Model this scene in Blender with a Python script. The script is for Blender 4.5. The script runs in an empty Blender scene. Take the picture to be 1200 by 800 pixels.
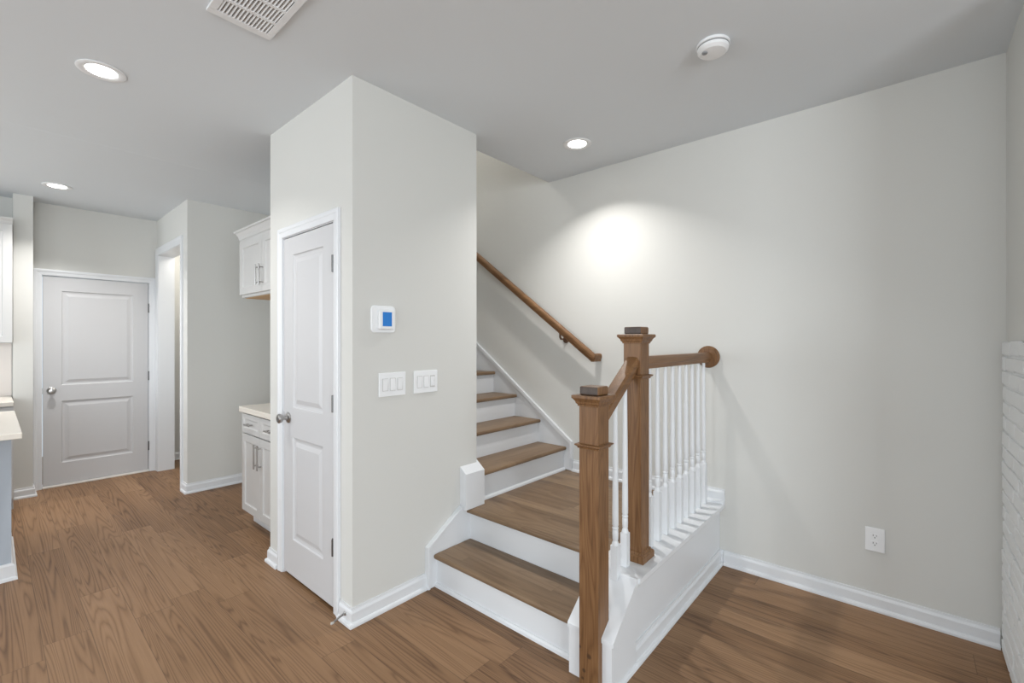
import bpy, bmesh, math, random
from mathutils import Vector, Matrix
random.seed(7)
C = bpy.context.scene.collection
S = bpy.context.scene
PI = math.pi

# ------------------------------------------------------------------ camera
H = 2.74
cam_d = bpy.data.cameras.new('camera'); cam = bpy.data.objects.new('camera', cam_d); C.objects.link(cam)
cam_d.sensor_fit = 'HORIZONTAL'; cam_d.sensor_width = 36.0; cam_d.lens = 531.3/1200*36
cam_d.clip_start = .02
cam.location = (0, 0, 1.4135)
cam.rotation_euler = (PI/2, 0, .716)
S.camera = cam

# ------------------------------------------------------------------ world, lights, exposure
S.view_settings.view_transform = 'Standard'; S.view_settings.look = 'None'
S.view_settings.gamma = 1; S.view_settings.use_curve_mapping = False
S.view_settings.exposure = 0.02
w = bpy.data.worlds.new('world'); S.world = w; w.use_nodes = True
w.node_tree.nodes['Background'].inputs[0].default_value = (.80, .90, 1, 1)
w.node_tree.nodes['Background'].inputs[1].default_value = 1.0

def area(name, loc, rot, sx, sy, power, col=(1, 1, 1)):
    l = bpy.data.lights.new(name, 'AREA'); l.shape = 'RECTANGLE'; l.size = sx; l.size_y = sy
    l.energy = power; l.color = col
    o = bpy.data.objects.new(name, l); C.objects.link(o); o.location = loc; o.rotation_euler = rot
    return o
# fill lights added in unseen openings behind the camera and in the far right wall
area('fill_light_rear', (.2, -3.96, 1.5), (PI/2, 0, 0), 3.0, 2.0, 66, (.90, .96, 1))
area('fill_light_side', (3.96, -1.4, 1.5), (PI/2, 0, PI/2), 3.0, 2.0, 192, (.90, .96, 1))
area('fill_light_kitchen', (-4.7, -3.96, 1.5), (PI/2, 0, 0), 2.4, 2.0, 100, (.90, .96, 1))
LAMP = 8.0       # power of one recessed ceiling light

# ------------------------------------------------------------------ node helpers
def mat(name, col, rough=.5, metal=0, emis=None, es=0, bump=None, coat=0):
    m = bpy.data.materials.new(name); m.use_nodes = True
    nt = m.node_tree; b = nt.nodes['Principled BSDF']
    b.inputs['Base Color'].default_value = (*col, 1); b.inputs['Roughness'].default_value = rough
    b.inputs['Metallic'].default_value = metal
    if coat: b.inputs['Coat Weight'].default_value = coat
    if emis: b.inputs['Emission Color'].default_value = (*emis, 1); b.inputs['Emission Strength'].default_value = es
    # a faint procedural mottling so that no surface is perfectly flat
    sc_, st = bump or (60, .03)
    n = nt.nodes.new('ShaderNodeTexNoise'); n.inputs['Scale'].default_value = sc_; n.inputs['Detail'].default_value = 3
    g = nt.nodes.new('ShaderNodeNewGeometry'); nt.links.new(g.outputs['Position'], n.inputs['Vector'])
    bp = nt.nodes.new('ShaderNodeBump'); bp.inputs['Strength'].default_value = st; bp.inputs['Distance'].default_value = .002
    nt.links.new(n.outputs['Fac'], bp.inputs['Height']); nt.links.new(bp.outputs['Normal'], b.inputs['Normal'])
    return m

def wood(name, along, ramp, plank=None, length=1.3, off=0.0, sat=1, rough=.42, gscale=(1.0, 9.0), rings=26, tone=.35,
         seam=.5, fibre=.35, across=None, knots=None, gstr=.55):
    """oak: contour rings of a stretched noise, fine fibres, optional boards with a tone each"""
    m = bpy.data.materials.new(name); m.use_nodes = True; nt = m.node_tree; N = nt.nodes; L = nt.links
    b = N['Principled BSDF']; b.inputs['Roughness'].default_value = rough; b.inputs['Specular IOR Level'].default_value = .38
    def mth(op, a, bb=None, c=None):
        n = N.new('ShaderNodeMath'); n.operation = op
        for i, v in enumerate((a, bb, c)):
            if v is None: continue
            if isinstance(v, (int, float)): n.inputs[i].default_value = v
            else: L.new(v, n.inputs[i])
        return n.outputs[0]
    def comb(x, y, z):
        n = N.new('ShaderNodeCombineXYZ')
        for i, v in enumerate((x, y, z)):
            if isinstance(v, (int, float)): n.inputs[i].default_value = v
            else: L.new(v, n.inputs[i])
        return n.outputs[0]
    g = N.new('ShaderNodeNewGeometry'); sp = N.new('ShaderNodeSeparateXYZ'); L.new(g.outputs['Position'], sp.inputs[0])
    ax = {'x': 0, 'y': 1, 'z': 2}
    a = sp.outputs[ax[along]]
    others = [i for i in range(3) if i != ax[along]]
    if across: others = [ax[across]] + [i for i in others if i != ax[across]]
    c = sp.outputs[others[0]]; d = sp.outputs[others[1]]
    if plank:
        v = mth('DIVIDE', mth('SUBTRACT', c, off), plank); row = mth('FLOOR', v)
        wn = N.new('ShaderNodeTexWhiteNoise'); wn.noise_dimensions = '1D'; L.new(row, wn.inputs['W'])
        u = mth('ADD', mth('DIVIDE', a, length), mth('MULTIPLY', wn.outputs['Value'], 7.3)); col = mth('FLOOR', u)
        wn2 = N.new('ShaderNodeTexWhiteNoise'); wn2.noise_dimensions = '2D'; L.new(comb(row, col, 0), wn2.inputs['Vector'])
        rid = wn2.outputs['Value']
        fv = mth('FRACT', v); fu = mth('FRACT', u)
        ev = mth('MULTIPLY', mth('MINIMUM', fv, mth('SUBTRACT', 1, fv)), plank)
        eu = mth('MULTIPLY', mth('MINIMUM', fu, mth('SUBTRACT', 1, fu)), length)
        gap = mth('LESS_THAN', mth('MINIMUM', ev, eu), .0012)
    else: rid = None
    z3 = mth('MULTIPLY', rid, 41.0) if rid is not None else mth('MULTIPLY', d, gscale[1])
    vec = comb(mth('MULTIPLY', a, gscale[0]), mth('MULTIPLY', c, gscale[1]), z3)
    n1 = N.new('ShaderNodeTexNoise'); n1.inputs['Scale'].default_value = 1; n1.inputs['Detail'].default_value = 1.5
    n1.inputs['Distortion'].default_value = .3; L.new(vec, n1.inputs['Vector'])
    ring = mth('PINGPONG', mth('MULTIPLY', n1.outputs['Fac'], rings), 1.0)
    ring = mth('POWER', ring, 2.2)
    vec2 = comb(mth('MULTIPLY', a, 5), mth('MULTIPLY', c, 190), mth('MULTIPLY', d, 190) if rid is None else z3)
    n2 = N.new('ShaderNodeTexNoise'); n2.inputs['Scale'].default_value = 1; n2.inputs['Detail'].default_value = 3; L.new(vec2, n2.inputs['Vector'])
    n3 = N.new('ShaderNodeTexNoise'); n3.inputs['Scale'].default_value = 1.3; n3.inputs['Detail'].default_value = 2; L.new(vec, n3.inputs['Vector'])
    t = mth('ADD', mth('MULTIPLY', ring, gstr*.5), mth('MULTIPLY', mth('SUBTRACT', n2.outputs['Fac'], .5), fibre*2))
    t = mth('ADD', t, mth('MULTIPLY', mth('SUBTRACT', n3.outputs['Fac'], .5), .5))
    t = mth('ADD', t, .25)
    if rid is not None: t = mth('ADD', t, mth('MULTIPLY', mth('SUBTRACT', rid, .5), tone))
    cr = N.new('ShaderNodeValToRGB'); L.new(t, cr.inputs[0])
    e = cr.color_ramp.elements
    e[0].position = 0; e[0].color = (*ramp[0], 1); e[1].position = 1; e[1].color = (*ramp[-1], 1)
    if len(ramp) == 3:
        k = e.new(.5); k.color = (*ramp[1], 1)
    out = cr.outputs[0]
    if plank:
        mx = N.new('ShaderNodeMix'); mx.data_type = 'RGBA'; L.new(mth('MULTIPLY', gap, seam), mx.inputs[0])
        L.new(out, mx.inputs[6]); mx.inputs[7].default_value = tuple(v*.35 for v in ramp[-1])+(1,)
        out = mx.outputs[2]
    for kx, ky, kz, kr in (knots or []):
        vm = N.new('ShaderNodeVectorMath'); vm.operation = 'DISTANCE'
        L.new(g.outputs['Position'], vm.inputs[0]); vm.inputs[1].default_value = (kx, ky, kz)
        mr = N.new('ShaderNodeMapRange'); mr.inputs[1].default_value = kr*.5; mr.inputs[2].default_value = kr
        mr.inputs[3].default_value = .85; mr.inputs[4].default_value = 0; L.new(vm.outputs['Value'], mr.inputs[0])
        mx = N.new('ShaderNodeMix'); mx.data_type = 'RGBA'; L.new(mr.outputs[0], mx.inputs[0]); L.new(out, mx.inputs[6])
        mx.inputs[7].default_value = (.045, .022, .012, 1); out = mx.outputs[2]
    L.new(out, b.inputs['Base Color'])
    bpn = N.new('ShaderNodeBump'); bpn.inputs['Strength'].default_value = .12; bpn.inputs['Distance'].default_value = .001
    L.new(t, bpn.inputs['Height']); L.new(bpn.outputs['Normal'], b.inputs['Normal'])
    return m

M = {}
M['wall'] = mat('greige_wall_paint', (.62, .617, .59), .85, bump=(35, .06))
M['ceil'] = mat('flat_white_ceiling_paint', (.70, .735, .765), .95, bump=(45, .08))
M['trim'] = mat('semigloss_white_trim', (.70, .715, .735), .35)
M['door'] = mat('white_door_paint', (.565, .565, .575), .4)
M['white'] = mat('white_plastic', (.82, .83, .84), .3)
M['cab'] = mat('white_cabinet_lacquer', (.56, .555, .545), .35)
M['cabwood'] = mat('raw_cabinet_plywood', (.62, .40, .20), .6)
M['blue'] = mat('blue_grey_island_paint', (.40, .445, .50), .5)
M['stone'] = mat('cream_quartz', (.72, .675, .605), .25, bump=(12, .01))
M['splash'] = mat('pale_blush_tile', (.78, .71, .66), .25)
M['nickel'] = mat('brushed_nickel', (.42, .41, .40), .28, 1)
M['hinge'] = mat('dark_satin_hinge', (.16, .16, .16), .35, 1)
M['bronze'] = mat('brown_bronze', (.17, .10, .065), .45, .6)
M['dark'] = mat('dark_gap', (.02, .02, .02), .8)
M['duct'] = mat('dark_duct', (.10, .10, .10), .8)
M['lens'] = mat('lit_lamp_lens', (1, 1, 1), .5, emis=(1, .97, .92), es=14)
M['lcd'] = mat('lit_blue_screen', (.02, .12, .35), .2, emis=(.035, .22, .62), es=.35)
M['lcdtext'] = mat('pale_screen_digit', (.3, .6, .9), .3, emis=(.10, .34, .75), es=.4)
M['rubber'] = mat('white_rubber', (.5, .48, .45), .7)
M['brick'] = mat('painted_white_brick', (.70, .71, .71), .7, bump=(70, .9))
M['mortar'] = mat('painted_mortar', (.66, .67, .67), .85, bump=(90, .8))
M['grey'] = mat('grey_slot', (.25, .26, .27), .6)
M['garage'] = mat('threshold_white', (.82, .80, .76), .5)
FL = [(.095, .045, .019), (.215, .117, .056), (.300, .175, .092)]
FL = [FL[2], FL[1], FL[0]]
M['floor'] = wood('oak_plank_floor', 'x', FL, plank=.162, length=1.35, off=.645, across='y', tone=.5, rings=42, gscale=(.42, 10.5), fibre=.2, gstr=1.0, seam=.55, rough=.5)
TR = [(.255, .170, .100), (.160, .100, .056), (.070, .038, .022)]
M['tread_x'] = wood('stained_oak_tread', 'x', TR, plank=.082, length=.9, off=1.64, across='y', tone=.5, rings=16, gscale=(1.0, 9), fibre=.22, gstr=.5, seam=.15, rough=.4)
M['tread_y'] = wood('stained_oak_tread_upper', 'y', TR, plank=.082, length=.9, off=.02, across='x', tone=.3, rings=16, gscale=(1.0, 9), fibre=.2, gstr=.4, seam=.1, rough=.4)
NW = [(.250, .130, .056), (.140, .066, .026), (.048, .020, .008)]
KN = [(-.972, 1.593, .135, .013), (-.996, 1.593, .068, .010), (-1.002, 1.593, .034, .008), (-1.016, 1.593, .158, .009)]
M['newel'] = wood('stained_oak_post', 'z', NW, across='x', rings=26, gscale=(1.3, 13), fibre=.42, gstr=.55, knots=KN)
M['rail_y'] = wood('stained_oak_rail', 'y', NW, across='x', rings=12, gscale=(1.2, 11), fibre=.34, gstr=.4)
M['rail_x'] = wood('stained_oak_wall_rail', 'x', NW, across='z', rings=8, gscale=(1.0, 8), fibre=.3, gstr=.4)
M['endgrain'] = wood('dark_stained_end_grain', 'y', [(.10, .075, .06), (.06, .04, .032), (.03, .02, .016)], across='x', rings=12, fibre=.3)

# ------------------------------------------------------------------ mesh helpers (world coordinates in, local meshes out)
WL = {}
def wloc(o): return WL.get(o.name, Vector((0, 0, 0)))
def obj(name, bm, m, parent=None, at=None, bevel=0, seg=2, smooth=False):
    at = Vector(at) if at is not None else (wloc(parent) if parent else Vector((0, 0, 0)))
    bmesh.ops.recalc_face_normals(bm, faces=bm.faces)
    bmesh.ops.translate(bm, verts=bm.verts, vec=-at)
    me = bpy.data.meshes.new(name); bm.to_mesh(me); bm.free()
    mats = m if isinstance(m, (list, tuple)) else [m]
    for k in mats: me.materials.append(k)
    o = bpy.data.objects.new(name, me); C.objects.link(o)
    WL[o.name] = at.copy()
    if parent: o.parent = parent; o.location = at - wloc(parent)
    else: o.location = at
    if bevel:
        b = o.modifiers.new('bevel', 'BEVEL'); b.width = bevel; b.segments = seg; b.limit_method = 'ANGLE'; b.angle_limit = math.radians(40)
    if smooth:
        for p in me.polygons: p.use_smooth = True
        try: me.set_sharp_from_angle(angle=math.radians(smooth if smooth is not True else 35))
        except Exception: pass
    return o
def thing(name, loc, label, cat, group=None, kind=None):
    o = bpy.data.objects.new(name, None); C.objects.link(o); o.location = loc; o.empty_display_size = .1
    WL[o.name] = Vector(loc); tag(o, label, cat, group); 
    if kind: o['kind'] = kind
    return o
def tag(o, label, cat, group=None):
    if label: o['label'] = label
    if cat: o['category'] = cat
    if group: o['group'] = group
    return o
def struct(o, label=None, cat=None):
    o['kind'] = 'structure'
    if label: o['label'] = label
    if cat: o['category'] = cat
    return o
def B(): return bmesh.new()
def box(bm, x0, x1, y0, y1, z0, z1, mi=0):
    x0, x1 = sorted((x0, x1)); y0, y1 = sorted((y0, y1)); z0, z1 = sorted((z0, z1))
    v = [bm.verts.new((x, y, z)) for x in (x0, x1) for y in (y0, y1) for z in (z0, z1)]
    for f in ((0, 1, 3, 2), (4, 6, 7, 5), (0, 4, 5, 1), (2, 3, 7, 6), (0, 2, 6, 4), (1, 5, 7, 3)):
        q = bm.faces.new([v[i] for i in f]); q.material_index = mi
    return bm
def prism(bm, poly, axis, a0, a1, mi=0):
    """poly in the two other axes (in xyz order), extruded along axis"""
    def P(p, a):
        if axis == 'x': return (a, p[0], p[1])
        if axis == 'y': return (p[0], a, p[1])
        return (p[0], p[1], a)
    A = [bm.verts.new(P(p, a0)) for p in poly]; Z = [bm.verts.new(P(p, a1)) for p in poly]
    n = len(poly)
    fs = [bm.faces.new(A[::-1]), bm.faces.new(Z)]
    for i in range(n): fs.append(bm.faces.new((A[i], A[(i+1) % n], Z[(i+1) % n], Z[i])))
    for f in fs: f.material_index = mi
    return bm
def lathe(bm, prof, o=(0, 0, 0), axis='z', n=24, mi=0, ring=False):
    """prof: (radius, height) list; axis points along +height; 'z','-z','x','-x','y','-y'"""
    o = Vector(o); s = -1 if axis[0] == '-' else 1; a = axis[-1]
    def P(r, h, t):
        c, q = r*math.cos(t), r*math.sin(t)
        v = {'z': (c, q, s*h), 'x': (s*h, c, q), 'y': (c, s*h, q)}[a]
        return o + Vector(v)
    R = [[bm.verts.new(P(max(r, 1e-5), h, 2*PI*i/n)) for i in range(n)] for r, h in prof]
    for k in range(len(R)-1):
        for i in range(n):
            f = bm.faces.new((R[k][i], R[k][(i+1) % n], R[k+1][(i+1) % n], R[k+1][i])); f.material_index = mi
    if ring:
        for i in range(n): bm.faces.new((R[-1][i], R[-1][(i+1) % n], R[0][(i+1) % n], R[0][i]))
        return bm
    for q in (R[0], R[-1]):
        f = bm.faces.new(q); f.material_index = mi
    return bm
def sweep(bm, path, prof, side=None):
    """sweep closed profile (u,v) along a 3D path with mitred corners. u = sideways, v = up-ish.
    side: fixed sideways direction, else horizontal right-hand side of the path"""
    path = [Vector(p) for p in path]; rings = []; up = Vector((0, 0, 1))
    n = len(path)
    for i, p in enumerate(path):
        d0 = (path[i]-path[i-1]).normalized() if i > 0 else None
        d1 = (path[i+1]-path[i]).normalized() if i < n-1 else None
        d = d0 or d1
        def fr(d):
            s = Vector(side) if side else d.cross(up)
            s = (s - d*s.dot(d)).normalized(); return s, s.cross(d).normalized()
        s, u = fr(d)
        if d0 and d1:
            s1, u1 = fr(d1); nn = (d0+d1).normalized()
            ring = []
            for a, b in prof:
                q = p + s*a + u*b
                t = (p-q).dot(nn)/d0.dot(nn); ring.append(bm.verts.new(q + d0*t))
        else: ring = [bm.verts.new(p + s*a + u*b) for a, b in prof]
        rings.append(ring)
    m = len(prof)
    for k in range(n-1):
        for i in range(m): bm.faces.new((rings[k][i], rings[k][(i+1) % m], rings[k+1][(i+1) % m], rings[k+1][i]))
    bm.faces.new(rings[0][::-1]); bm.faces.new(rings[-1])
    return bm
def frustum(bm, cx, cy, z0, z1, h0, h1, mi=0):
    """square frustum, half widths h0 (bottom) and h1 (top)"""
    v = [bm.verts.new((cx+sx*h, cy+sy*h, z)) for z, h in ((z0, h0), (z1, h1)) for sx, sy in ((-1, -1), (1, -1), (1, 1), (-1, 1))]
    for f in ((3, 2, 1, 0), (4, 5, 6, 7), (0, 1, 5, 4), (1, 2, 6, 5), (2, 3, 7, 6), (3, 0, 4, 7)):
        q = bm.faces.new([v[i] for i in f]); q.material_index = mi
    return bm
def stack(bm, cx, cy, prof, mi=0):
    """square section moulding: list of (half, z) joined as one shell"""
    R = [[bm.verts.new((cx+sx*h, cy+sy*h, z)) for sx, sy in ((-1, -1), (1, -1), (1, 1), (-1, 1))] for h, z in prof]
    for k in range(len(R)-1):
        for i in range(4):
            f = bm.faces.new((R[k][i], R[k][(i+1) % 4], R[k+1][(i+1) % 4], R[k+1][i])); f.material_index = mi
    f = bm.faces.new(R[0][::-1]); f.material_index = mi; f = bm.faces.new(R[-1]); f.material_index = mi
    return bm
def slab(bm, w_, h_, t, panels, mp, prof=((0, 0), (.006, -.007), (.016, -.009), (.026, -.009), (.052, -.002))):
    """door leaf: face 0..w_ by 0..h_ with moulded panels (u0,u1,v0,v1); mp(u,v,d) -> world"""
    us = sorted({0, w_, *[p[0] for p in panels], *[p[1] for p in panels]})
    vs = sorted({0, h_, *[p[2] for p in panels], *[p[3] for p in panels]})
    def q(pts, d=None): bm.faces.new([bm.verts.new(mp(*p)) for p in pts])
    for i in range(len(us)-1):
        for j in range(len(vs)-1):
            cu, cv = (us[i]+us[i+1])/2, (vs[j]+vs[j+1])/2
            if any(p[0] < cu < p[1] and p[2] < cv < p[3] for p in panels): continue
            q([(us[i], vs[j], 0), (us[i+1], vs[j], 0), (us[i+1], vs[j+1], 0), (us[i], vs[j+1], 0)])
    for a, b, c, d in panels:
        rings = [[(a+i, c+i, z), (b-i, c+i, z), (b-i, d-i, z), (a+i, d-i, z)] for i, z in prof]
        for r0, r1 in zip(rings, rings[1:]):
            for k in range(4): q([r0[k], r0[(k+1) % 4], r1[(k+1) % 4], r1[k]])
        q(rings[-1])
    q([(0, 0, -t), (w_, 0, -t), (w_, h_, -t), (0, h_, -t)])
    for p0, p1 in (((0, 0), (w_, 0)), ((w_, 0), (w_, h_)), ((w_, h_), (0, h_)), ((0, h_), (0, 0))):
        q([(*p0, 0), (*p1, 0), (*p1, -t), (*p0, -t)])
    bmesh.ops.remove_doubles(bm, verts=bm.verts, dist=1e-5)
    return bm

# ------------------------------------------------------------------ room shell
XT, YC, YE, X1, XE, YB, XR, XD = -2.0806, 1.1815, 2.0446, -3.0911, -2.2515, 3.0595, .346, -6.2365
OB = 1.2                                    # wall with the tall cased opening
YR0 = 2.42                                   # where the chimney wall on the right begins
ZT = 5.25                                   # top of the stairwell
bm = box(B(), -8, 4.1, -4.1, 3.4, -.12, 0); struct(obj('floor', bm, M['floor']), 'brown oak plank floor', 'floor')
bm = box(B(), -8, 4.1, -4.1, YE-.1, H, H+.3)
box(bm, XE, 4.1, YE-.1, YB+.2, H, H+.3); box(bm, -8, -6.4, YE-.1, YB+.2, H, H+.3)
prism(bm, [(-6.3, H+.01), (-6.3, H-.0025), (-4.11, H-.0025), (-4.09, H+.0001), (-4.09, H+.01)], 'y', -4.0, YE-.13)
struct(obj('ceiling', bm, M['ceil']), 'flat white ceiling', 'ceiling')
bm = box(B(), -6.5, XE+.02, YE-.2, YB+.2, ZT, ZT+.1); struct(obj('ceiling', bm, M['ceil']), 'ceiling high above the stairs', 'ceiling')
bm = box(B(), -8, XR+.3, YB, YB+.15, -.1, ZT); struct(obj('wall_back', bm, M['wall']), 'tall plain greige wall beside the stairs', 'wall')
bm = box(B(), XR, 4.1, YR0, YB, -.05, H)
struct(obj('wall_right', bm, M['wall']), 'plain greige wall above the painted brick', 'wall')
# closet block with its door opening, and the wall at the left of the upper stairs
DX0, DX1, DZ = -2.884, -2.260, 2.042
bm = box(B(), X1, DX0-.018, YC, YC+.12, 0, H); box(bm, DX1+.018, XT, YC, YC+.12, 0, H); box(bm, DX0-.018, DX1+.018, YC, YC+.12, DZ+.018, H)
box(bm, XT-.12, XT, YC+.12, YE, 0, H); box(bm, X1, X1+.12, YC+.12, YE-.12, 0, H)
struct(obj('wall_closet', bm, M['wall']), 'greige walls boxing in the closet beside the stairs', 'wall')
bm = box(B(), -8, XT-.12, YE-.12, YE, 0, H)
box(bm, -6.4, XE, YE-.12, YE, H, ZT)
struct(obj('wall_stair', bm, M['wall']), 'greige wall at the left of the upper stairs', 'wall')
bm = B(); box(bm, XE, XE+.12, YE-.12, YB, H+.3, ZT); box(bm, -6.5, -6.4, YE, YB, H, ZT)
struct(obj('wall_stairwell', bm, M['wall']), 'greige wall around the stairwell above the ceiling', 'wall')
struct(obj('wall_landing', box(B(), -6.5, -6.4, YE, YB, 0, H), M['wall']), 'greige wall at the head of the stairs', 'wall')
# left: wall with the white entry door, cased opening wall, stub
BY0, BY1, BZ = .322, 1.131, 2.048
bm = box(B(), XD-.15, XD, -4.1, BY0-.018, 0, H); box(bm, XD-.15, XD, BY1+.018, OB+.14, 0, H); box(bm, XD-.15, XD, BY0-.018, BY1+.018, BZ+.018, H)
struct(obj('wall_left', bm, M['wall']), 'greige wall holding the white exterior door', 'wall')
OX0, OX1, OZ = -6.14, -5.262, 2.345
bm = box(B(), XD, OX0-.018, OB, OB+.14, 0, H); box(bm, OX1+.018, -5.05, OB, OB+.14, 0, H); box(bm, OX0-.018, OX1+.018, OB, OB+.14, OZ+.018, H)
box(bm, -5.19, -5.05, OB+.14, YE-.12, 0, H)
box(bm, -6.75, -6.6, OB+.14, YE-.12, 0, H); box(bm, -6.75, XD-.15, OB+.0, OB+.14, 0, H)
struct(obj('wall_opening', bm, M['wall']), 'greige wall with the tall cased opening', 'wall')
bm = box(B(), XD, -6.02, .13, .253, 0, H); struct(obj('wall_nib', bm, M['wall']), 'narrow greige wall nib between the door and the kitchen run', 'wall')
# unseen walls behind the camera, with openings added for the fill lights
bm = B()
def wall_holes(bm, a0, a1, holes, fix, t, axis):
    def bx(p0, p1, z0, z1):
        if axis == 'x': box(bm, p0, p1, fix, fix+t, z0, z1)
        else: box(bm, fix, fix+t, p0, p1, z0, z1)
    e = a0
    for h0, h1, z0, z1 in holes:
        bx(e, h0, 0, H); bx(h0, h1, 0, z0); bx(h0, h1, z1, H); e = h1
    bx(e, a1, 0, H)
wall_holes(bm, -8, 4.1, [(-5.9, -3.5, .5, 2.5), (-1.3, 1.7, .5, 2.5)], -4.1, .1, 'x')
struct(obj('wall_rear', bm, M['wall']), 'greige wall behind the viewer with openings added for fill light', 'wall')
bm = B(); wall_holes(bm, -4, 2.3, [(-2.9, .1, .5, 2.5)], 4.0, .1, 'y')
struct(obj('wall_side', bm, M['wall']), 'greige side wall with an opening added for fill light', 'wall')

# painted brick wainscot on the right wall
bm = box(B(), XR-.010, XR+.002, YR0+.01, YB-.03, 0, 1.375); o = obj('wall_brick', bm, [M['brick'], M['mortar']])
for p in o.data.polygons: p.material_index = 1
struct(o, 'white painted brick wainscot on the right wall', 'brick wall')
bm = B(); z = .004; row = 0
while z < 1.36:
    y = YR0+.01 - (.1 if row % 2 else 0)
    while y < YB-.035:
        y0 = max(y, YR0+.005); y1 = min(y+.196, YB-.03)
        if y1-y0 > .02:
            j = lambda s=.0025: random.uniform(-s, s)
            vs = box(bm, XR-.017+j(.002), XR-.004, y0+j(), y1+j(), z+j(), z+.058+j())
        y += .206
    z += .0675; row += 1
for v in bm.verts: v.co += Vector((random.uniform(-.0015, .0015), random.uniform(-.003, .003), random.uniform(-.003, .003)))
b = obj('brick_courses', bm, M['brick'], o, bevel=.005, seg=2)

# ------------------------------------------------------------------ baseboards
BP = [(0, 0), (.026, 0), (.026, .010), (.022, .018), (.014, .022), (.014, .066), (.011, .073), (.007, .078), (.006, .090), (0, .090)]
def baseboard(name, pts, flip=False, z=0.0, label=None, parent=None):
    p = [(-a, b) for a, b in BP] if flip else BP
    o = obj(name, sweep(B(), [(x, y, z) for x, y in pts], p), M['trim'], parent)
    if not parent: struct(o, label, 'baseboard')
    return o
# right-hand side of the travel direction is the room
baseboard('baseboard_closet', [(X1, YC+.09), (X1, YC), (DX0-.067, YC)], False, label='short baseboard left of the closet door')
baseboard('baseboard_front', [(DX1+.067, YC), (XT, YC), (XT, 1.638)], False, label='white baseboard wrapping the closet corner below the thermostat')
baseboard('baseboard_back', [(-.874, YB), (XR-.02, YB)], False, label='white baseboard below the wall outlet')
baseboard('baseboard_left', [(-5.187, OB), (-5.05, OB), (-5.05, YE-.13)], False, label='white baseboard around the end of the stub wall')
baseboard('baseboard_nib', [(-6.02, .135), (-6.02, .253), (XD, .253)], False, label='short white baseboard left of the entry door')
baseboard('baseboard_hall', [(-6.6, OB+.15), (-6.6, YE-.13)], False, label='baseboard seen through the cased opening')

# ------------------------------------------------------------------ doors
CP = [(0, 0), (.0, .010), (.006, .012), (.012, .0125), (.030, .014), (.036, .017), (.050, .017), (.057, .015), (.057, 0)]  # casing profile (width from opening, thickness)
def casing(bm, a0, a1, zt, mp, w_=.057, z0=0):
    """colonial casing around an opening a0..a1 x zt; mp(u, z, d)->world"""
    k = w_/.057; prof = [(a*k, d) for a, d in CP]
    R = []
    for (u, z, du, dz) in ((a0, z0, -1, 0), (a0, zt, -1, 1), (a1, zt, 1, 1), (a1, z0, 1, 0)):
        R.append([bm.verts.new(mp(u+du*a, z+dz*a, d)) for a, d in prof])
    m = len(prof)
    for i in range(3):
        for j in range(m): bm.faces.new((R[i][j], R[i][(j+1) % m], R[i+1][(j+1) % m], R[i+1][j]))
    bm.faces.new(R[0]); bm.faces.new(R[-1]); return bm
def knob(parent, p, axis, name='door_knob'):
    """round knob with rosette, p on the door face, pointing along axis"""
    bm = lathe(B(), [(.001, 0), (.032, 0), (.033, .004), (.028, .009), (.014, .012), (.011, .030), (.013, .036), (.024, .041), (.0285, .050), (.028, .058), (.020, .065), (.001, .067)], p, axis, 28)
    o = obj(name, bm, M['nickel'], parent, smooth=True); o['label'] = 'satin nickel round knob'; return o

d1 = thing('door_1', ((DX0+DX1)/2, YC, 0), 'narrow white two-panel closet door with nickel knob', 'door', kind='structure')
leaf_y = YC-.001
mp = lambda u, v, d: (DX0+.006+u, leaf_y-d, .018+v)
lw = DX1-DX0-.012
pn = [(.118, lw-.118, .215, .825), (.118, lw-.118, 1.0, 1.912)]
obj('door_panel', slab(B(), lw, 2.018, .035, pn, mp), M['door'], d1)
obj('door_frame', casing(B(), DX0-.006, DX1+.006, DZ+.004, lambda u, z, d: (u, YC-d, z)), M['trim'], d1)
bm = box(B(), DX0-.018, DX0, YC-.001, YC+.12, 0, DZ+.018); box(bm, DX1, DX1+.018, YC-.001, YC+.12, 0, DZ+.018); box(bm, DX0, DX1, YC-.001, YC+.12, DZ, DZ+.018)
box(bm, DX0, DX0+.012, YC+.03, YC+.07, 0, DZ); box(bm, DX1-.012, DX1, YC+.03, YC+.07, 0, DZ)
obj('door_jamb', bm, M['trim'], d1)
knob(d1, (DX0+.068, leaf_y, .955), '-y')
o = None
for hz in (1.822, 1.087, .335):
    bm = lathe(B(), [(.001, -.046), (.006, -.044), (.006, .044), (.001, .046)], (DX1-.003, leaf_y-.008, hz), 'z', 12)
    box(bm, DX1-.020, DX1-.006, leaf_y-.0025, leaf_y+.001, hz-.044, hz+.044)
    obj('hinge', bm, M['hinge'], d1, smooth=True)
# strike side latch glint
bm = box(B(), DX0+.002, DX0+.008, leaf_y-.001, leaf_y+.02, .93, .985); obj('latch_plate', bm, M['nickel'], d1)

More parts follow.
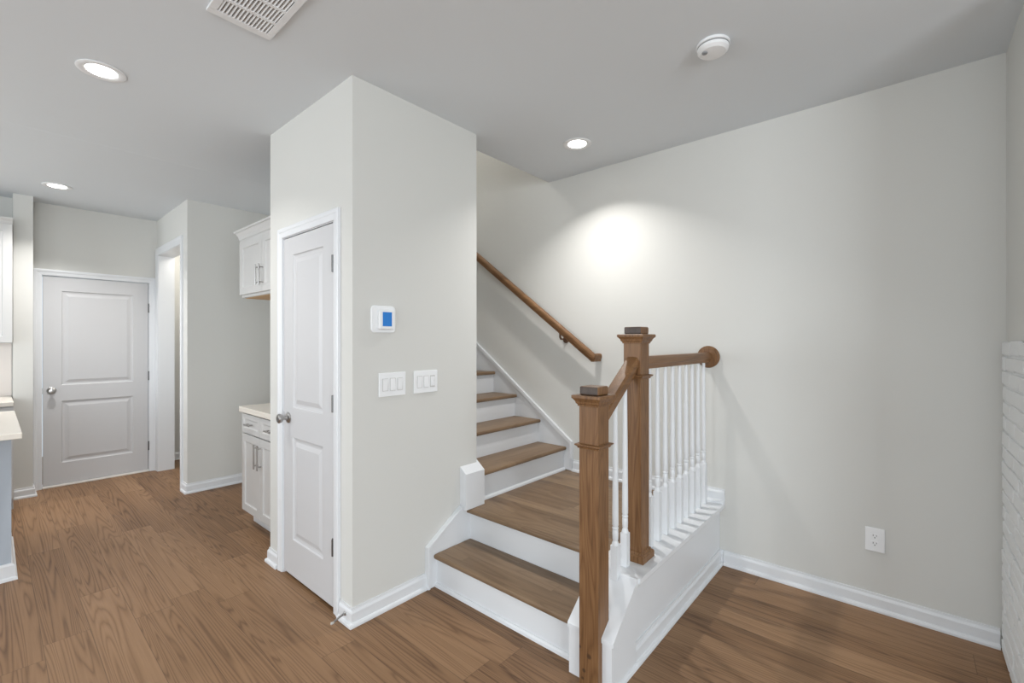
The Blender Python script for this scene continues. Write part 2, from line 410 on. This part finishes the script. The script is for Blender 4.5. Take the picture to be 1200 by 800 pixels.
d2 = thing('door_2', (XD, (BY0+BY1)/2, 0), 'white two-panel exterior door at the end of the hall', 'door', kind='structure')
fx = XD-.004
mp = lambda u, v, d: (fx+d, BY0+.006+u, .022+v)
lw = BY1-BY0-.012
pn = [(.125, lw-.125, .205, .81), (.125, lw-.125, .965, 1.885)]
obj('door_panel', slab(B(), lw, 2.02, .04, pn, mp), M['door'], d2)
obj('door_frame', casing(B(), BY0-.004, BY1+.004, BZ+.002, lambda u, z, d: (XD+d, u, z)), M['trim'], d2)
bm = box(B(), XD-.15, XD+.001, BY0-.018, BY0, 0, BZ+.018); box(bm, XD-.15, XD+.001, BY1, BY1+.018, 0, BZ+.018); box(bm, XD-.15, XD+.001, BY0, BY1, BZ, BZ+.018)
obj('door_jamb', bm, M['trim'], d2)
obj('threshold', box(B(), XD-.13, XD+.012, BY0, BY1, 0, .018), M['garage'], d2, bevel=.004)
knob(d2, (fx, BY0+.062, .938), 'x')
obj('strike_plate', box(B(), XD-.03, XD+.003, BY0-.0015, BY0+.002, .91, .967), M['nickel'], d2)
for hz in (1.777, 1.041, .279):
    bm = lathe(B(), [(.001, -.05), (.0065, -.048), (.0065, .048), (.001, .05)], (fx+.007, BY1-.002, hz), 'z', 12)
    obj('hinge', bm, M['hinge'], d2, smooth=True)
bm = lathe(B(), [(.001, 0), (.004, .001), (.004, .045), (.009, .046), (.009, .058), (.001, .059)], (fx+.012, BY1, 1.80), 'y', 12)
o = obj('hinge_stop', bm, M['nickel'], d2, smooth=True)

d3 = thing('trim_1', ((OX0+OX1)/2, OB, 0), 'white casing of the tall doorless opening left of the stub wall', 'door casing', kind='structure')
obj('casing', casing(B(), OX0-.004, OX1+.004, OZ+.004, lambda u, z, d: (u, OB-d, z), .075), M['trim'], d3)
bm = box(B(), OX0-.018, OX0, OB-.001, OB+.141, 0, OZ+.018); box(bm, OX1, OX1+.018, OB-.001, OB+.141, 0, OZ+.018); box(bm, OX0, OX1, OB-.001, OB+.141, OZ, OZ+.018)
obj('jamb', bm, M['trim'], d3)

# spring door stop at the closet corner
ds = thing('door_stop', (-2.125, YC-.014, .05), 'small spring door stop on the baseboard at the closet corner', 'door stop')
bm = B(); pr = []
lathe(bm, [(.001, 0), (.011, 0), (.011, .004), (.005, .008), (.001, .008)], (-2.125, YC-.0135, .05), '-y', 14)
obj('base', bm, M['nickel'], ds, smooth=True)
bm = B(); pts = []
for i in range(15*10+1):
    t = i/10*2*PI; y = YC-.02-.058*i/150; z = .05-.018*(i/150)**1.5
    pts.append((-2.125+.0045*math.cos(t), y, z+.0045*math.sin(t)))
obj('spring', sweep(B(), pts[::1], [(.0013*math.cos(k*PI/3), .0013*math.sin(k*PI/3)) for k in range(6)]), M['nickel'], ds, smooth=60)
bm = lathe(B(), [(.001, 0), (.006, 0), (.0065, .010), (.005, .014), (.001, .014)], (-2.125, YC-.076, .0325), '-y', 14)
obj('rubber_tip', bm, M['rubber'], ds, smooth=True)

# ------------------------------------------------------------------ staircase
RH, RN = .19, .26
YS = YB-.0008
st = thing('staircase', (-1.6, 1.66, 0), 'white staircase with brown oak treads turning left at a landing', 'stairs')
XI = -1.09                                   # inner face of the curb wall
def tread(name, x0, x1, y0, y1, zt, m, t=.027, bev=.010): return obj(name, box(B(), x0, x1, y0, y1, zt-t, zt), m, st, bevel=bev, seg=3)
obj('riser', box(B(), -2.053, XI, 1.697, 1.715, 0, RH-.027), M['trim'], st)
obj('shoe_moulding', prism(B(), [(1.697, 0), (1.680, 0), (1.682, .012), (1.690, .019), (1.697, .020)], 'x', -2.053, XI), M['trim'], st)
tread('tread', -2.053, XI, 1.670, 1.965, RH, M['tread_x'])
obj('riser', box(B(), -2.053, XI, 1.962, 1.980, RH-.01, 2*RH-.027), M['trim'], st)
bm = box(B(), XT+.0006, XI, 1.933, YS, 2*RH-.027, 2*RH); box(bm, XT-.02, XT+.0006, YE+.02, YS, 2*RH-.027, 2*RH)
obj('landing', bm, M['tread_x'], st, bevel=.009, seg=3)
NS = 12
for k in range(3, NS+1):
    xk = XT-.010-RN*(k-3)
    obj('riser', box(B(), xk-.018, xk, YE+.018, YB-.02, RH*(k-1)-(.0 if k == 3 else .01), RH*k-.027), M['trim'], st)
    if k < NS:
        tread('tread', xk-RN-.005, xk+.030, YE+.018, YB-.021, RH*k, M['tread_y'])
    else: tread('tread', -6.399, xk+.030, YE+.018, YB-.021, RH*k, M['tread_y'])
obj('shoe_moulding', prism(B(), [(XT-.010, .38), (XT+.007, .38), (XT+.005, .392), (XT-.002, .399), (XT-.010, .40)], 'y', YE+.018, YB-.02), M['trim'], st)
# skirt on the thermostat wall
bm = prism(B(), [(1.638, 0), (1.638, .234), (1.895, .398), (1.98, .40), (1.98, 0)], 'x', XT+.0005, -2.053)
obj('skirt_board', bm, M['trim'], st, bevel=.002)
bm = prism(B(), [(1.632, .0), (1.632, .238), (1.645, .246), (1.895, .406), (1.895, .392), (1.648, .232), (1.645, 0)], 'x', XT+.0005, -2.046)
obj('skirt_cap', bm, M['trim'], st, bevel=.002)
# block wrapping the end of the wall, with the inner skirt rising behind it
sl = RH/RN
bm = prism(B(), [(-2.025, .381), (-2.025, .602), (XT+.001, .602+.0546*sl), (XT+.001, .381)], 'y', 1.900, YE+.017)
L1 = -6.0
prism(bm, [(XT+.001, .45), (XT+.001, .602+.0546*sl), (L1, .602+sl*(-2.025-L1)), (L1, .35+sl*(-2.025-L1))], 'y', YE+.001, YE+.017)
obj('wall_end_block', bm, M['trim'], st, bevel=.002)
# far skirt along the tall wall
z0 = .612; x0 = -2.012
bm = prism(B(), [(x0, .381), (x0, z0), (-2.10, z0+sl*.088), (L1, z0+sl*(x0-L1)), (L1, z0-.30+sl*(x0-L1)), (-2.2, .40)], 'y', YB-.019, YB-.0005)
obj('skirt_board', bm, M['trim'], st)
bm = sweep(B(), [(x0-.006, YB-.02, .49), (x0-.006, YB-.02, z0-.004), (L1, YB-.02, z0-.004+sl*(x0-.006-L1))],
           [(-.016, -.0), (-.016, .006), (-.010, .010), (.010, .010), (.016, .006), (.016, 0)], side=None) if False else None
bm = B()
prism(bm, [(x0+.004, .48), (x0+.004, z0+.006), (L1, z0+.006+sl*(x0+.004-L1)), (L1, z0-.024+sl*(x0+.004-L1)), (x0-.020, z0-.016), (x0-.020, .48)], 'y', YB-.033, YB-.0188)
obj('skirt_cap', bm, M['trim'], st, bevel=.003)
# curb wall (knee wall) on the right
ZC = .385
# the foot of the front newel is let into the curb: leave its notch open
NXL, NXR, NYB = -.975-.0451, -.975+.0451, 1.6375+.0451
bm = B()
for a, b_ in ((XI, NXL), (NXR, -.900)): prism(bm, [(1.625, 0), (1.625, .200), (1.84, .362), (YS, .362), (YS, 0)], 'x', a, b_)
zn = .2+(NYB-1.625)/.215*.162
prism(bm, [(NYB, 0), (NYB, zn), (1.84, .362), (YS, .362), (YS, 0)], 'x', NXL, NXR)
obj('curb_wall', bm, M['trim'], st)
bm = prism(B(), [(1.6245, 0), (1.6245, .2), (1.838, .363), (1.838, 0)], 'x', -.900, -.886)
obj('curb_end_board', bm, M['trim'], st)
bm = prism(B(), [(1.842, ZC-.022), (1.842, ZC), (YS, ZC), (YS, ZC-.022)], 'x', XI-.014, -.868)
for a, b_ in ((XI-.004, NXL), (NXR, -.876)): prism(bm, [(1.618, .196), (1.618, .214), (1.836, ZC), (1.8425, ZC), (1.8425, ZC-.022)], 'x', a, b_)
zk = (NYB-1.618)/.218*.171
prism(bm, [(NYB, .196+zk), (NYB, .214+zk), (1.836, ZC), (1.8425, ZC), (1.8425, ZC-.022)], 'x', NXL, NXR)
obj('curb_cap', bm, M['trim'], st)
bm = prism(B(), [(-.90, .333), (-.890, .333), (-.886, .345), (-.878, .352), (-.876, .363), (-.90, .363)], 'y', 1.825, YS)
obj('cap_moulding', bm, M['trim'], st)
baseboard('curb_baseboard', [(-.90, 1.836), (-.90, YS), (-.876, YS)], False, parent=st)
obj('end_board_shoe', prism(B(), [(-.8862, 0), (-.874, 0), (-.876, .010), (-.881, .016), (-.8862, .018)], 'y', 1.626, 1.836), M['trim'], st)
baseboard('landing_baseboard', [(-2.008, YS), (XI-.014, YS)], False, z=2*RH, parent=st)
baseboard('cap_baseboard', [(XI-.014, YS), (-.868, YS)], False, z=ZC, parent=st)

# ------------------------------------------------------------------ stair railing
NX = -.975; HN = .0445
rl = thing('stair_railing', (NX, 1.635, ZC), 'brown oak and white stair railing with two square newel posts', 'railing')
def newel(name, y, zb, zt, mt, mb, col, label, base):
    o = obj(name, box(B(), NX-HN, NX+HN, y-HN, y+HN, zb, mt), M['newel'], rl, at=(NX, y, zb), bevel=.003)
    o['label'] = label
    bm = stack(B(), NX, y, [(HN-.002, mb-.010), (HN+.004, mb-.010), (HN+.005, mb-.003), (HN+.010, mb+.002), (HN+.012, mb+.010), (HN+.019, mt-.016), (HN+.023, mt-.012), (HN+.023, mt-.002), (HN+.019, mt), (HN-.004, mt)])
    obj('cap_moulding', bm, M['newel'], o, bevel=.001)
    bm = box(B(), NX-HN+.001, NX+HN-.001, y-HN+.001, y+HN-.001, mt, zt)
    q = obj('cap_block', bm, [M['newel'], M['endgrain']], o, bevel=.006, seg=2); q['label'] = 'square cap block with dark end grain'
    for p in q.data.polygons:
        if abs(p.normal.y) > .9: p.material_index = 1
    bm = stack(B(), NX, y, [(HN-.002, col-.012), (HN+.004, col-.012), (HN+.006, col-.006), (HN+.014, col), (HN+.014, col+.005), (HN-.002, col+.009)])
    obj('collar', bm, M['newel'], o)
    if base:
        bm = stack(B(), NX, y, [(HN-.002, zb), (HN+.018, zb), (HN+.018, zb+.026), (HN+.014, zb+.033), (HN+.008, zb+.036), (HN+.006, zb+.044), (HN-.002, zb+.048)])
        obj('plinth', bm, M['newel'], o, bevel=.001)
    return o
Y1, Y2 = 1.6375, 2.0275
newel('newel_post', Y1, 0, 1.230, 1.194, 1.158, .988, 'front newel post standing on the floor', False)
newel('newel_post', Y2, ZC+.0004, 1.483, 1.448, 1.414, 1.250, 'taller newel post standing on the curb', True)
# rail profile: (sideways, up) about the rail centre
RP = [(-.021, -.032), (.021, -.032), (.0225, -.014), (.031, -.007), (.0325, .016), (.0245, .0285), (0, .031), (-.0245, .0285), (-.0325, .016), (-.031, -.007), (-.0225, -.014)]
rz = 1.312
obj('handrail', sweep(B(), [(NX, Y2+HN-.001, rz), (NX, YB-.018, rz)], RP), M['rail_y'], rl, smooth=18)['label'] = 'level rail to the wall'
ss = .71
ya, yb = Y1+HN-.003, Y2-HN+.003
zb_ = 1.306; za_ = zb_-ss*(yb-ya)
bm = sweep(B(), [(NX, ya-.04, za_-.04*ss), (NX, yb+.04, zb_+.04*ss)], RP)
for v in bm.verts: v.co.z += 0
for v in bm.verts:                        # plumb cuts against the two posts
    t = ya if v.co.y < (ya+yb)/2 else yb
    v.co.z += (t-v.co.y)*ss; v.co.y = t
obj('handrail', bm, M['rail_y'], rl, smooth=18)['label'] = 'short sloping rail between the posts'
bm = lathe(B(), [(.001, 0), (.070, 0), (.071, .008), (.066, .014), (.060, .015), (.056, .020), (.001, .021)], (NX+.006, YB-.0005, rz+.002), '-y', 40)
obj('wall_rosette', bm, M['newel'], rl, smooth=30)
def baluster_bm(y, zb, zt, blk, slope=0):
    h = .016; bm = B(); R = []
    z1 = zb+blk
    v = [[bm.verts.new((NX+sx*h, y+sy*h, z)) for sx, sy in ((-1, -1), (1, -1), (1, 1), (-1, 1))] for z in (zb, z1)]
    if slope:
        for q in v[0]: q.co.z += (q.co.y-y)*slope
    bm.faces.new(v[0][::-1]); bm.faces.new(v[1])
    for i in range(4): bm.faces.new((v[0][i], v[0][(i+1) % 4], v[1][(i+1) % 4], v[1][i]))
    L_ = zt-z1
    lathe(bm, [(.0155, z1-.004), (.0158, z1+.004), (.0125, z1+.016), (.0108, z1+.021), (.0125, z1+.025), (.0135, z1+.050), (.0128, z1+.066), (.0105, z1+.069), (.0140, z1+.073), (.0140, z1+.078), (.0108, z1+.082),
               (.0138, z1+.088), (.0138, z1+.14), (.0118, z1+.6*L_), (.0092, zt-.01), (.0092, zt+.004)], (NX, y, 0), 'z', 16)
    return bm
first = None
for i in range(9):
    y = 2.170+.1012*i
    if first is None:
        first = obj('baluster', baluster_bm(y, ZC+.0004, rz-.030, .253), M['trim'], rl, at=(NX, y, ZC), smooth=40)
    else:
        c = first.copy(); C.objects.link(c); c.parent = rl; c.location = Vector((NX, y, ZC))-wloc(rl)
for y, zb, blk in ((1.820, .3735, .138), (1.912, ZC+.0004, .152)):
    zt = za_+(y-ya)*ss-.030
    obj('baluster', baluster_bm(y, zb, zt, blk, .785 if y < 1.84 else 0), M['trim'], rl, at=(NX, y, zb), smooth=40)

# wall handrail on the tall wall
yr = 2.975
hr = thing('wall_handrail', (-2.1, yr, 1.5), 'brown oak handrail on brackets sloping up the tall wall', 'handrail')
RP2 = [(a*.84, b*.92) for a, b in RP]
xa, zz = -1.765, 1.283
path = [(xa, YB-.001, zz), (xa, yr, zz), (xa-3.9, yr, zz+3.9*.735)]
def railsweep(path):
    bm = B()
    pr = [(-a, b) for a, b in RP2]
    return sweep(bm, path, pr)
bm = B(); sweep(bm, path[1:], RP2)
# return to the wall at the foot of the rail
sweep(bm, [(xa-.010, YB-.001, zz+.010), (xa-.010, yr-.020, zz+.010)], [(a*.9, b*1.05) for a, b in RP2])
obj('rail', bm, M['rail_x'], hr, bevel=.003, smooth=18)
for bx_ in (-2.08, -3.3, -4.6):
    bz = zz+(xa-bx_)*.735
    bm = lathe(B(), [(.001, 0), (.030, 0), (.030, .004), (.022, .008), (.001, .009)], (bx_, YB-.001, bz-.085), '-y', 20)
    sweep(bm, [(bx_, YB-.004, bz-.085), (bx_, yr+.012, bz-.082), (bx_, yr, bz-.066), (bx_, yr, bz-.026)], [(-.007, -.006), (.007, -.006), (.007, .006), (-.007, .006)], side=(1, 0, 0))
    obj('bracket', bm, M['bronze'], hr, bevel=.002, smooth=40)

# ------------------------------------------------------------------ wall devices
def rrect(cy, cz, w_, h_, r, n=5):
    P = []
    for sx, sz, a in ((1, 1, 0), (-1, 1, 90), (-1, -1, 180), (1, -1, 270)):
        for i in range(n+1):
            t = math.radians(a+90*i/n); P.append((cy+sx*(w_/2-r)+r*math.cos(t), cz+sz*(h_/2-r)+r*math.sin(t)))
    return P
th = thing('thermostat', (XT, 1.3525, 1.53), 'white wall thermostat with a lit blue screen', 'thermostat')
obj('back_plate', prism(B(), rrect(1.3525, 1.53, .148, .142, .022), 'x', XT+.0003, XT+.012), M['white'], th, bevel=.004, smooth=40)
obj('body', prism(B(), rrect(1.362, 1.528, .096, .104, .012), 'x', XT+.012, XT+.030), M['white'], th, bevel=.005, smooth=40)
s = obj('screen', box(B(), XT+.030, XT+.0312, 1.335, 1.390, 1.493, 1.567), M['lcd'], th); s['label'] = 'lit blue display'

def switch_plate(yc, label, slider):
    t = thing('light_switch', (XT, yc, 1.185), label, 'light switch', 'light switches below the thermostat')
    obj('plate', box(B(), XT+.0003, XT+.0065, yc-.084, yc+.084, 1.185-.0635, 1.185+.0635), M['white'], t, bevel=.003)
    for i in (-1, 0, 1):
        y = yc+i*.046
        bm = box(B(), XT+.0065, XT+.0078, y-.0175, y+.0175, 1.185-.034, 1.185+.034); obj('switch_frame', bm, M['cab'], t)
        bm = B()
        if slider and i == 1:
            box(bm, XT+.0078, XT+.0105, y-.0145, y+.0145, 1.158, 1.212); box(bm, XT+.0105, XT+.0125, y-.012, y+.004, 1.165, 1.188); box(bm, XT+.0105, XT+.013, y+.008, y+.011, 1.18, 1.196)
            obj('dimmer', bm, M['white'], t, bevel=.001)
        else:
            up = (i != 0)
            a, b_ = (.0125, .008) if up else (.008, .0125)
            prism(bm, [(XT+.0078, 1.154), (XT+b_, 1.154), (XT+.0100, 1.185), (XT+a, 1.216), (XT+.0078, 1.216)], 'y', y-.0145, y+.0145)
            obj('rocker', bm, M['white'], t, bevel=.0008)
    return t
switch_plate(1.4115, 'white triple rocker switch plate directly below the thermostat', False)
switch_plate(1.635, 'white triple switch plate with a dimmer, nearer the stairs', True)

ot = thing('wall_outlet', (-.1255, YB, .37), 'white duplex outlet low on the big greige wall', 'outlet')
xc = -.1255
obj('plate', box(B(), xc-.041, xc+.041, YB-.0065, YB-.0003, .37-.062, .37+.062), M['white'], ot, bevel=.003)
for dz in (.0195, -.0195):
    bm = prism(B(), [(xc+a, .37+dz+b_) for a, b_ in ((-.010, -.014), (.010, -.014), (.0165, -.008), (.0165, .008), (.010, .014), (-.010, .014), (-.0165, .008), (-.0165, -.008))], 'y', YB-.0065, YB-.0085)
    q = obj('receptacle', bm, M['white'], ot)
    bm = box(B(), xc-.008, xc-.0058, YB-.0085, YB-.0090, .37+dz-.001, .37+dz+.008); box(bm, xc+.0058, xc+.008, YB-.0085, YB-.0090, .37+dz, .37+dz+.007)
    lathe(bm, [(.001, 0), (.0026, 0), (.0026, .0005), (.001, .0005)], (xc, YB-.0085, .37+dz-.0075), '-y', 10)
    obj('slots', bm, M['dark'], q)

# ------------------------------------------------------------------ ceiling devices
sd = thing('smoke_detector', (-.652, 2.116, H), 'round white smoke detector on the ceiling', 'smoke detector')
obj('base', lathe(B(), [(.001, 0), (.068, 0), (.070, .004), (.070, .012), (.066, .014), (.001, .014)], (-.652, 2.116, H-.0002), '-z', 40), M['white'], sd, smooth=30)
obj('cover', lathe(B(), [(.001, .014), (.062, .014), (.066, .018), (.064, .030), (.052, .040), (.020, .043), (.001, .043)], (-.652, 2.116, H), '-z', 40), M['white'], sd, smooth=30)
b2 = obj('test_button', lathe(B(), [(.001, .040), (.012, .040), (.011, .046), (.001, .047)], (-.678, 2.088, H+.0005), '-z', 20), M['grey'], sd, smooth=30)
obj('vent_slot', lathe(B(), [(.0625, .0135), (.0665, .0135), (.0665, .019), (.0625, .019)], (-.652, 2.116, H), '-z', 40, ring=True), M['grey'], sd, smooth=30)

# return-air grille
VX0, VX1, VY0, VY1 = -2.103, -1.56, .562, .802
vt = thing('ceiling_vent', ((VX0+VX1)/2, (VY0+VY1)/2, H), 'white rectangular louvred air vent in the ceiling', 'ceiling vent')
rows = 5; rx0, rx1 = VX0+.034, VX1-.034; pitch = (rx1-rx0+.016)/rows
bm = B(); ys0, ys1 = VY0+.028, VY1-.026
box(bm, VX0, rx0, VY0, VY1, H-.010, H-.0002); box(bm, rx1, VX1, VY0, VY1, H-.010, H-.0002)
box(bm, rx0, rx1, VY0, ys0, H-.010, H-.0002); box(bm, rx0, rx1, ys1, VY1, H-.010, H-.0002)
for r in range(1, rows): box(bm, rx0+pitch*r-.016, rx0+pitch*r, ys0, ys1, H-.010, H-.0002)
obj('frame', bm, M['white'], vt, bevel=.001)
obj('duct_backing', box(B(), rx0, rx1, ys0, ys1, H-.0022, H-.0003), M['duct'], vt)
for r in range(rows):
    bm = B(); a, b_ = rx0+pitch*r, rx0+pitch*(r+1)-.016
    n = 14; p = (ys1-ys0)/n
    for i in range(n):
        y = ys0+p*(i+.12)
        prism(bm, [(y, H-.003), (y+.0025, H-.003), (y+.0078, H-.0095), (y+.0050, H-.0095)], 'x', a, b_)
    obj('louvre_row', bm, M['white'], vt)

# recessed lights
def downlight(x, y, label, power=LAMP, H=H, spread=125, size=.12):
    t = thing('recessed_light', (x, y, H), label, 'ceiling light', 'recessed ceiling lights')
    obj('trim_ring', lathe(B(), [(.060, 0), (.094, 0), (.095, .003), (.088, .006), (.068, .005), (.060, .0015)], (x, y, H-.0002), '-z', 40, ring=True), M['white'], t, smooth=30)
    obj('lens', lathe(B(), [(.001, 0), (.0605, 0), (.0605, .0015), (.001, .002)], (x, y, H-.0003), '-z', 32), M['lens'], t, smooth=30)
    l = bpy.data.lights.new('lamp', 'AREA'); l.shape = 'DISK'; l.size = size; l.energy = power; l.color = (1, .98, .955); l.spread = math.radians(spread)
    o = bpy.data.objects.new('lamp', l); C.objects.link(o); o.parent = t; o.location = (0, 0, -.012)
    return t
downlight(-1.668, 2.584, 'lit recessed ceiling light above the stair landing', LAMP*1.3, spread=120, size=.07)
downlight(-2.978, .356, 'lit recessed ceiling light nearest the air vent', LAMP*1.15)
downlight(-5.458, .371, 'lit recessed ceiling light before the white entry door', LAMP*1.6, H=H-.0025, spread=112)
for x, y in ((-3.0, -1.9), (-5.4, -1.9), (1.6, -1.0)):
    downlight(x, y, 'lit recessed ceiling light behind the viewer')
# unseen lights: fill added in the stairwell above, and the hall beyond the opening
def globe(x, y, z, p, col, label):
    t = thing('unseen_light', (x, y, z), label, 'ceiling light')
    obj('glass', lathe(B(), [(.001, 0), (.14, 0), (.15, .02), (.12, .06), (.06, .08), (.001, .085)], (x, y, z-.001), '-z', 32), M['lens'], t, smooth=30)
    l = bpy.data.lights.new('lamp', 'POINT'); l.shadow_soft_size = .1; l.energy = p; l.color = col
    o = bpy.data.objects.new('lamp', l); C.objects.link(o); o.parent = t; o.location = (0, 0, -.22)
globe(-4.3, 2.5, ZT, 80, (1, .97, .93), 'unseen fill light added high over the upper stairs')
globe(-5.9, 1.66, H, 8, (1, .93, .84), 'flush ceiling light in the hall beyond the opening')

# ------------------------------------------------------------------ cabinets by the closet
def shaker(name, x0, x1, z0, z1, y, m, parent, st_=.055, t=.019):
    """recessed-panel front facing -y at plane y"""
    mp = lambda u, v, d: (x0+u, y-d, z0+v)
    h = z1-z0
    s2 = min(st_, h*.26)
    return obj(name, slab(B(), x1-x0, h, t, [(s2, x1-x0-s2, s2, h-s2)], mp, prof=((0, 0), (.004, -.006), (.010, -.008))), m, parent)
def bar_pull(parent, p0, p1, n, name='handle', r=.0055, off=.030):
    """bar pull p0..p1 standing off along n"""
    p0, p1, n = Vector(p0), Vector(p1), Vector(n)
    d = (p1-p0).normalized(); s = d.cross(n)
    q = [(r*math.cos(2*PI*i/10), r*math.sin(2*PI*i/10)) for i in range(10)]
    bm = B(); 
    def tube(a, b, rr, sd):
        sweep(bm, [a, b], [(x*rr/r, y*rr/r) for x, y in q], side=sd)
    tube(p0+n*off, p1+n*off, r, tuple(s))
    L_ = (p1-p0).length
    for k in (.14, .86):
        a = p0+d*L_*k; tube(a, a+n*off, r*.8, tuple(s))
    o = obj(name, bm, M['nickel'], parent, smooth=50); return o
CX0, CX1, CY = -3.90, -3.115, 1.30
cm = -3.545
cb = thing('base_cabinet', ((CX0+CX1)/2, CY, 0), 'white base cabinet with two doors and drawers tucked beside the closet', 'cabinet')
bm = box(B(), CX0, CX1, CY+.001, YE-.125, .11, .868); obj('carcass', bm, M['cab'], cb, bevel=.002)
obj('toe_kick', box(B(), CX0+.02, CX1, CY+.075, YE-.13, 0, .11), M['cab'], cb)
obj('toe_moulding', box(B(), CX0+.015, CX1, CY+.058, CY+.075, 0, .055), M['trim'], cb, bevel=.006)
for a, b_ in ((CX0+.003, cm-.0015), (cm+.0015, CX1-.02)):
    dr = shaker('drawer', a, b_, .715, .858, CY-.018, M['cab'], cb)
    mx_ = (a+b_)/2
    bar_pull(dr, (mx_-.05, CY-.018, .787), (mx_+.05, CY-.018, .787), (0, -1, 0))
    dd = shaker('door', a, b_, .115, .705, CY-.018, M['cab'], cb)
    hx = b_-.030 if b_ < cm else a+.030
    bar_pull(dd, (hx, CY-.018, .485), (hx, CY-.018, .665), (0, -1, 0))
ct = obj('countertop', box(B(), CX0-.015, CX1+.02, CY-.035, YE-.125, .870, .912), M['stone'], bevel=.004); tag(ct, 'pale stone countertop on the small base cabinet beside the closet', 'countertop')
uz0, uz1 = 1.755, 2.19
UX0 = -3.955
uc = thing('wall_cabinet', ((UX0+CX1)/2, CY, uz0), 'white upper cabinet with crown moulding beside the closet', 'cabinet')
bm = box(B(), UX0, CX1, CY+.001, YE-.125, uz0, uz1+.03); obj('carcass', bm, M['cab'], uc, bevel=.002)
obj('underside', box(B(), UX0+.02, CX1, CY+.02, YE-.13, uz0-.003, uz0+.001), M['cabwood'], uc)['label'] = 'bare tan plywood underside'
for a, b_ in ((UX0+.003, cm+.030-.0015), (cm+.030+.0015, CX1-.02)):
    dd = shaker('door', a, b_, uz0+.022, uz1, CY-.018, M['cab'], uc)
    hx = b_-.028 if b_ < cm+.035 else a+.028
    bar_pull(dd, (hx, CY-.018, uz0+.065), (hx, CY-.018, uz0+.215), (0, -1, 0))
bm = sweep(B(), [(UX0, YE-.13, uz1), (UX0, CY, uz1), (CX1, CY, uz1)], [(0, 0), (.006, 0), (.010, .012), (.016, .018), (.020, .040), (.036, .068), (.044, .072), (.046, .085), (0, .085)])
obj('crown_moulding', bm, M['cab'], uc)

# ------------------------------------------------------------------ kitchen run at the far left
def shakerx(name, y0, y1, z0, z1, x, m, parent, st_=.055, t=.019):
    mp = lambda u, v, d: (x+d, y0+u, z0+v)
    return obj(name, slab(B(), y1-y0, z1-z0, t, [(st_, y1-y0-st_, st_, z1-z0-st_)], mp, prof=((0, 0), (.004, -.006), (.010, -.008))), m, parent)
KY = .125
for i in range(2):
    y1 = KY-.80*i; y0 = y1-.798
    ku = thing('wall_cabinet', (XD, (y0+y1)/2, 1.40), ['white upper kitchen cabinet at the left edge, next to the wall nib', 'white upper kitchen cabinet beyond the left edge of the view'][i], 'cabinet')
    obj('carcass', box(B(), XD+.001, -5.905, y0, y1, 1.40, 2.46), M['cab'], ku, bevel=.002)
    for a, b_ in ((y0+.003, (y0+y1)/2-.002), ((y0+y1)/2+.002, y1-.003)): shakerx('door', a, b_, 1.405, 2.43, -5.886, M['cab'], ku)
    obj('crown_moulding', sweep(B(), [(-5.905, y0, 2.43), (-5.905, y1, 2.43)], [(0, 0), (.008, 0), (.02, .03), (.04, .05), (.04, .06), (0, .06)]), M['cab'], ku)
    kb = thing('base_cabinet', (XD, (y0+y1)/2, 0), ['white base kitchen cabinet behind the island, next to the wall nib', 'white base kitchen cabinet beyond the left edge of the view'][i], 'cabinet')
    obj('carcass', box(B(), XD+.001, -5.625, y0, y1, .10, .875), M['cab'], kb, bevel=.002)
    obj('toe_kick', box(B(), XD+.001, -5.69, y0, y1, 0, .10), M['cab'], kb)
    for a, b_ in ((y0+.003, (y0+y1)/2-.002), ((y0+y1)/2+.002, y1-.003)): shakerx('door', a, b_, .11, .865, -5.606, M['cab'], kb)
kc = obj('countertop', box(B(), XD+.001, -5.585, KY-1.6, KY, .877, .914), M['stone'], bevel=.004); tag(kc, 'pale countertop along the far kitchen wall behind the island', 'countertop')
bs = obj('backsplash', box(B(), XD+.0005, XD+.010, KY-1.6, KY, .915, 1.399), M['splash']); tag(bs, 'pale blush backsplash above the far kitchen counter', 'backsplash')

# island
ki = thing('kitchen_island', (-4.43, -.6, 0), 'blue-grey kitchen island base at the left edge', 'island')
ix0, ix1, iy0, iy1 = -4.84, -4.025, -1.9, .080
obj('cabinet_body', box(B(), ix0, ix1, iy0, iy1, .0, .880), M['blue'], ki, bevel=.002)
obj('end_panel', slab(B(), iy1-iy0, .78, .010, [(.09, .95, .08, .70), (1.03, 1.89, .08, .70)], lambda u, v, d: (ix1+.010+d, iy0+u, .095+v), prof=((0, 0), (.004, -.006), (.008, -.008))), M['blue'], ki)
bm = sweep(B(), [(ix0, iy1, 0), (ix1+.010, iy1, 0), (ix1+.010, iy0, 0)], [(0, 0), (-.026, 0), (-.024, .014), (-.014, .02), (-.014, .085), (-.006, .098), (0, .098)])
obj('baseboard', bm, M['trim'], ki)['label'] = 'white baseboard'
kt = obj('countertop', box(B(), -4.872, -3.652, -1.95, .113, .882, .914), M['stone'], bevel=.003); tag(kt, 'cream stone countertop on the blue-grey island', 'countertop')
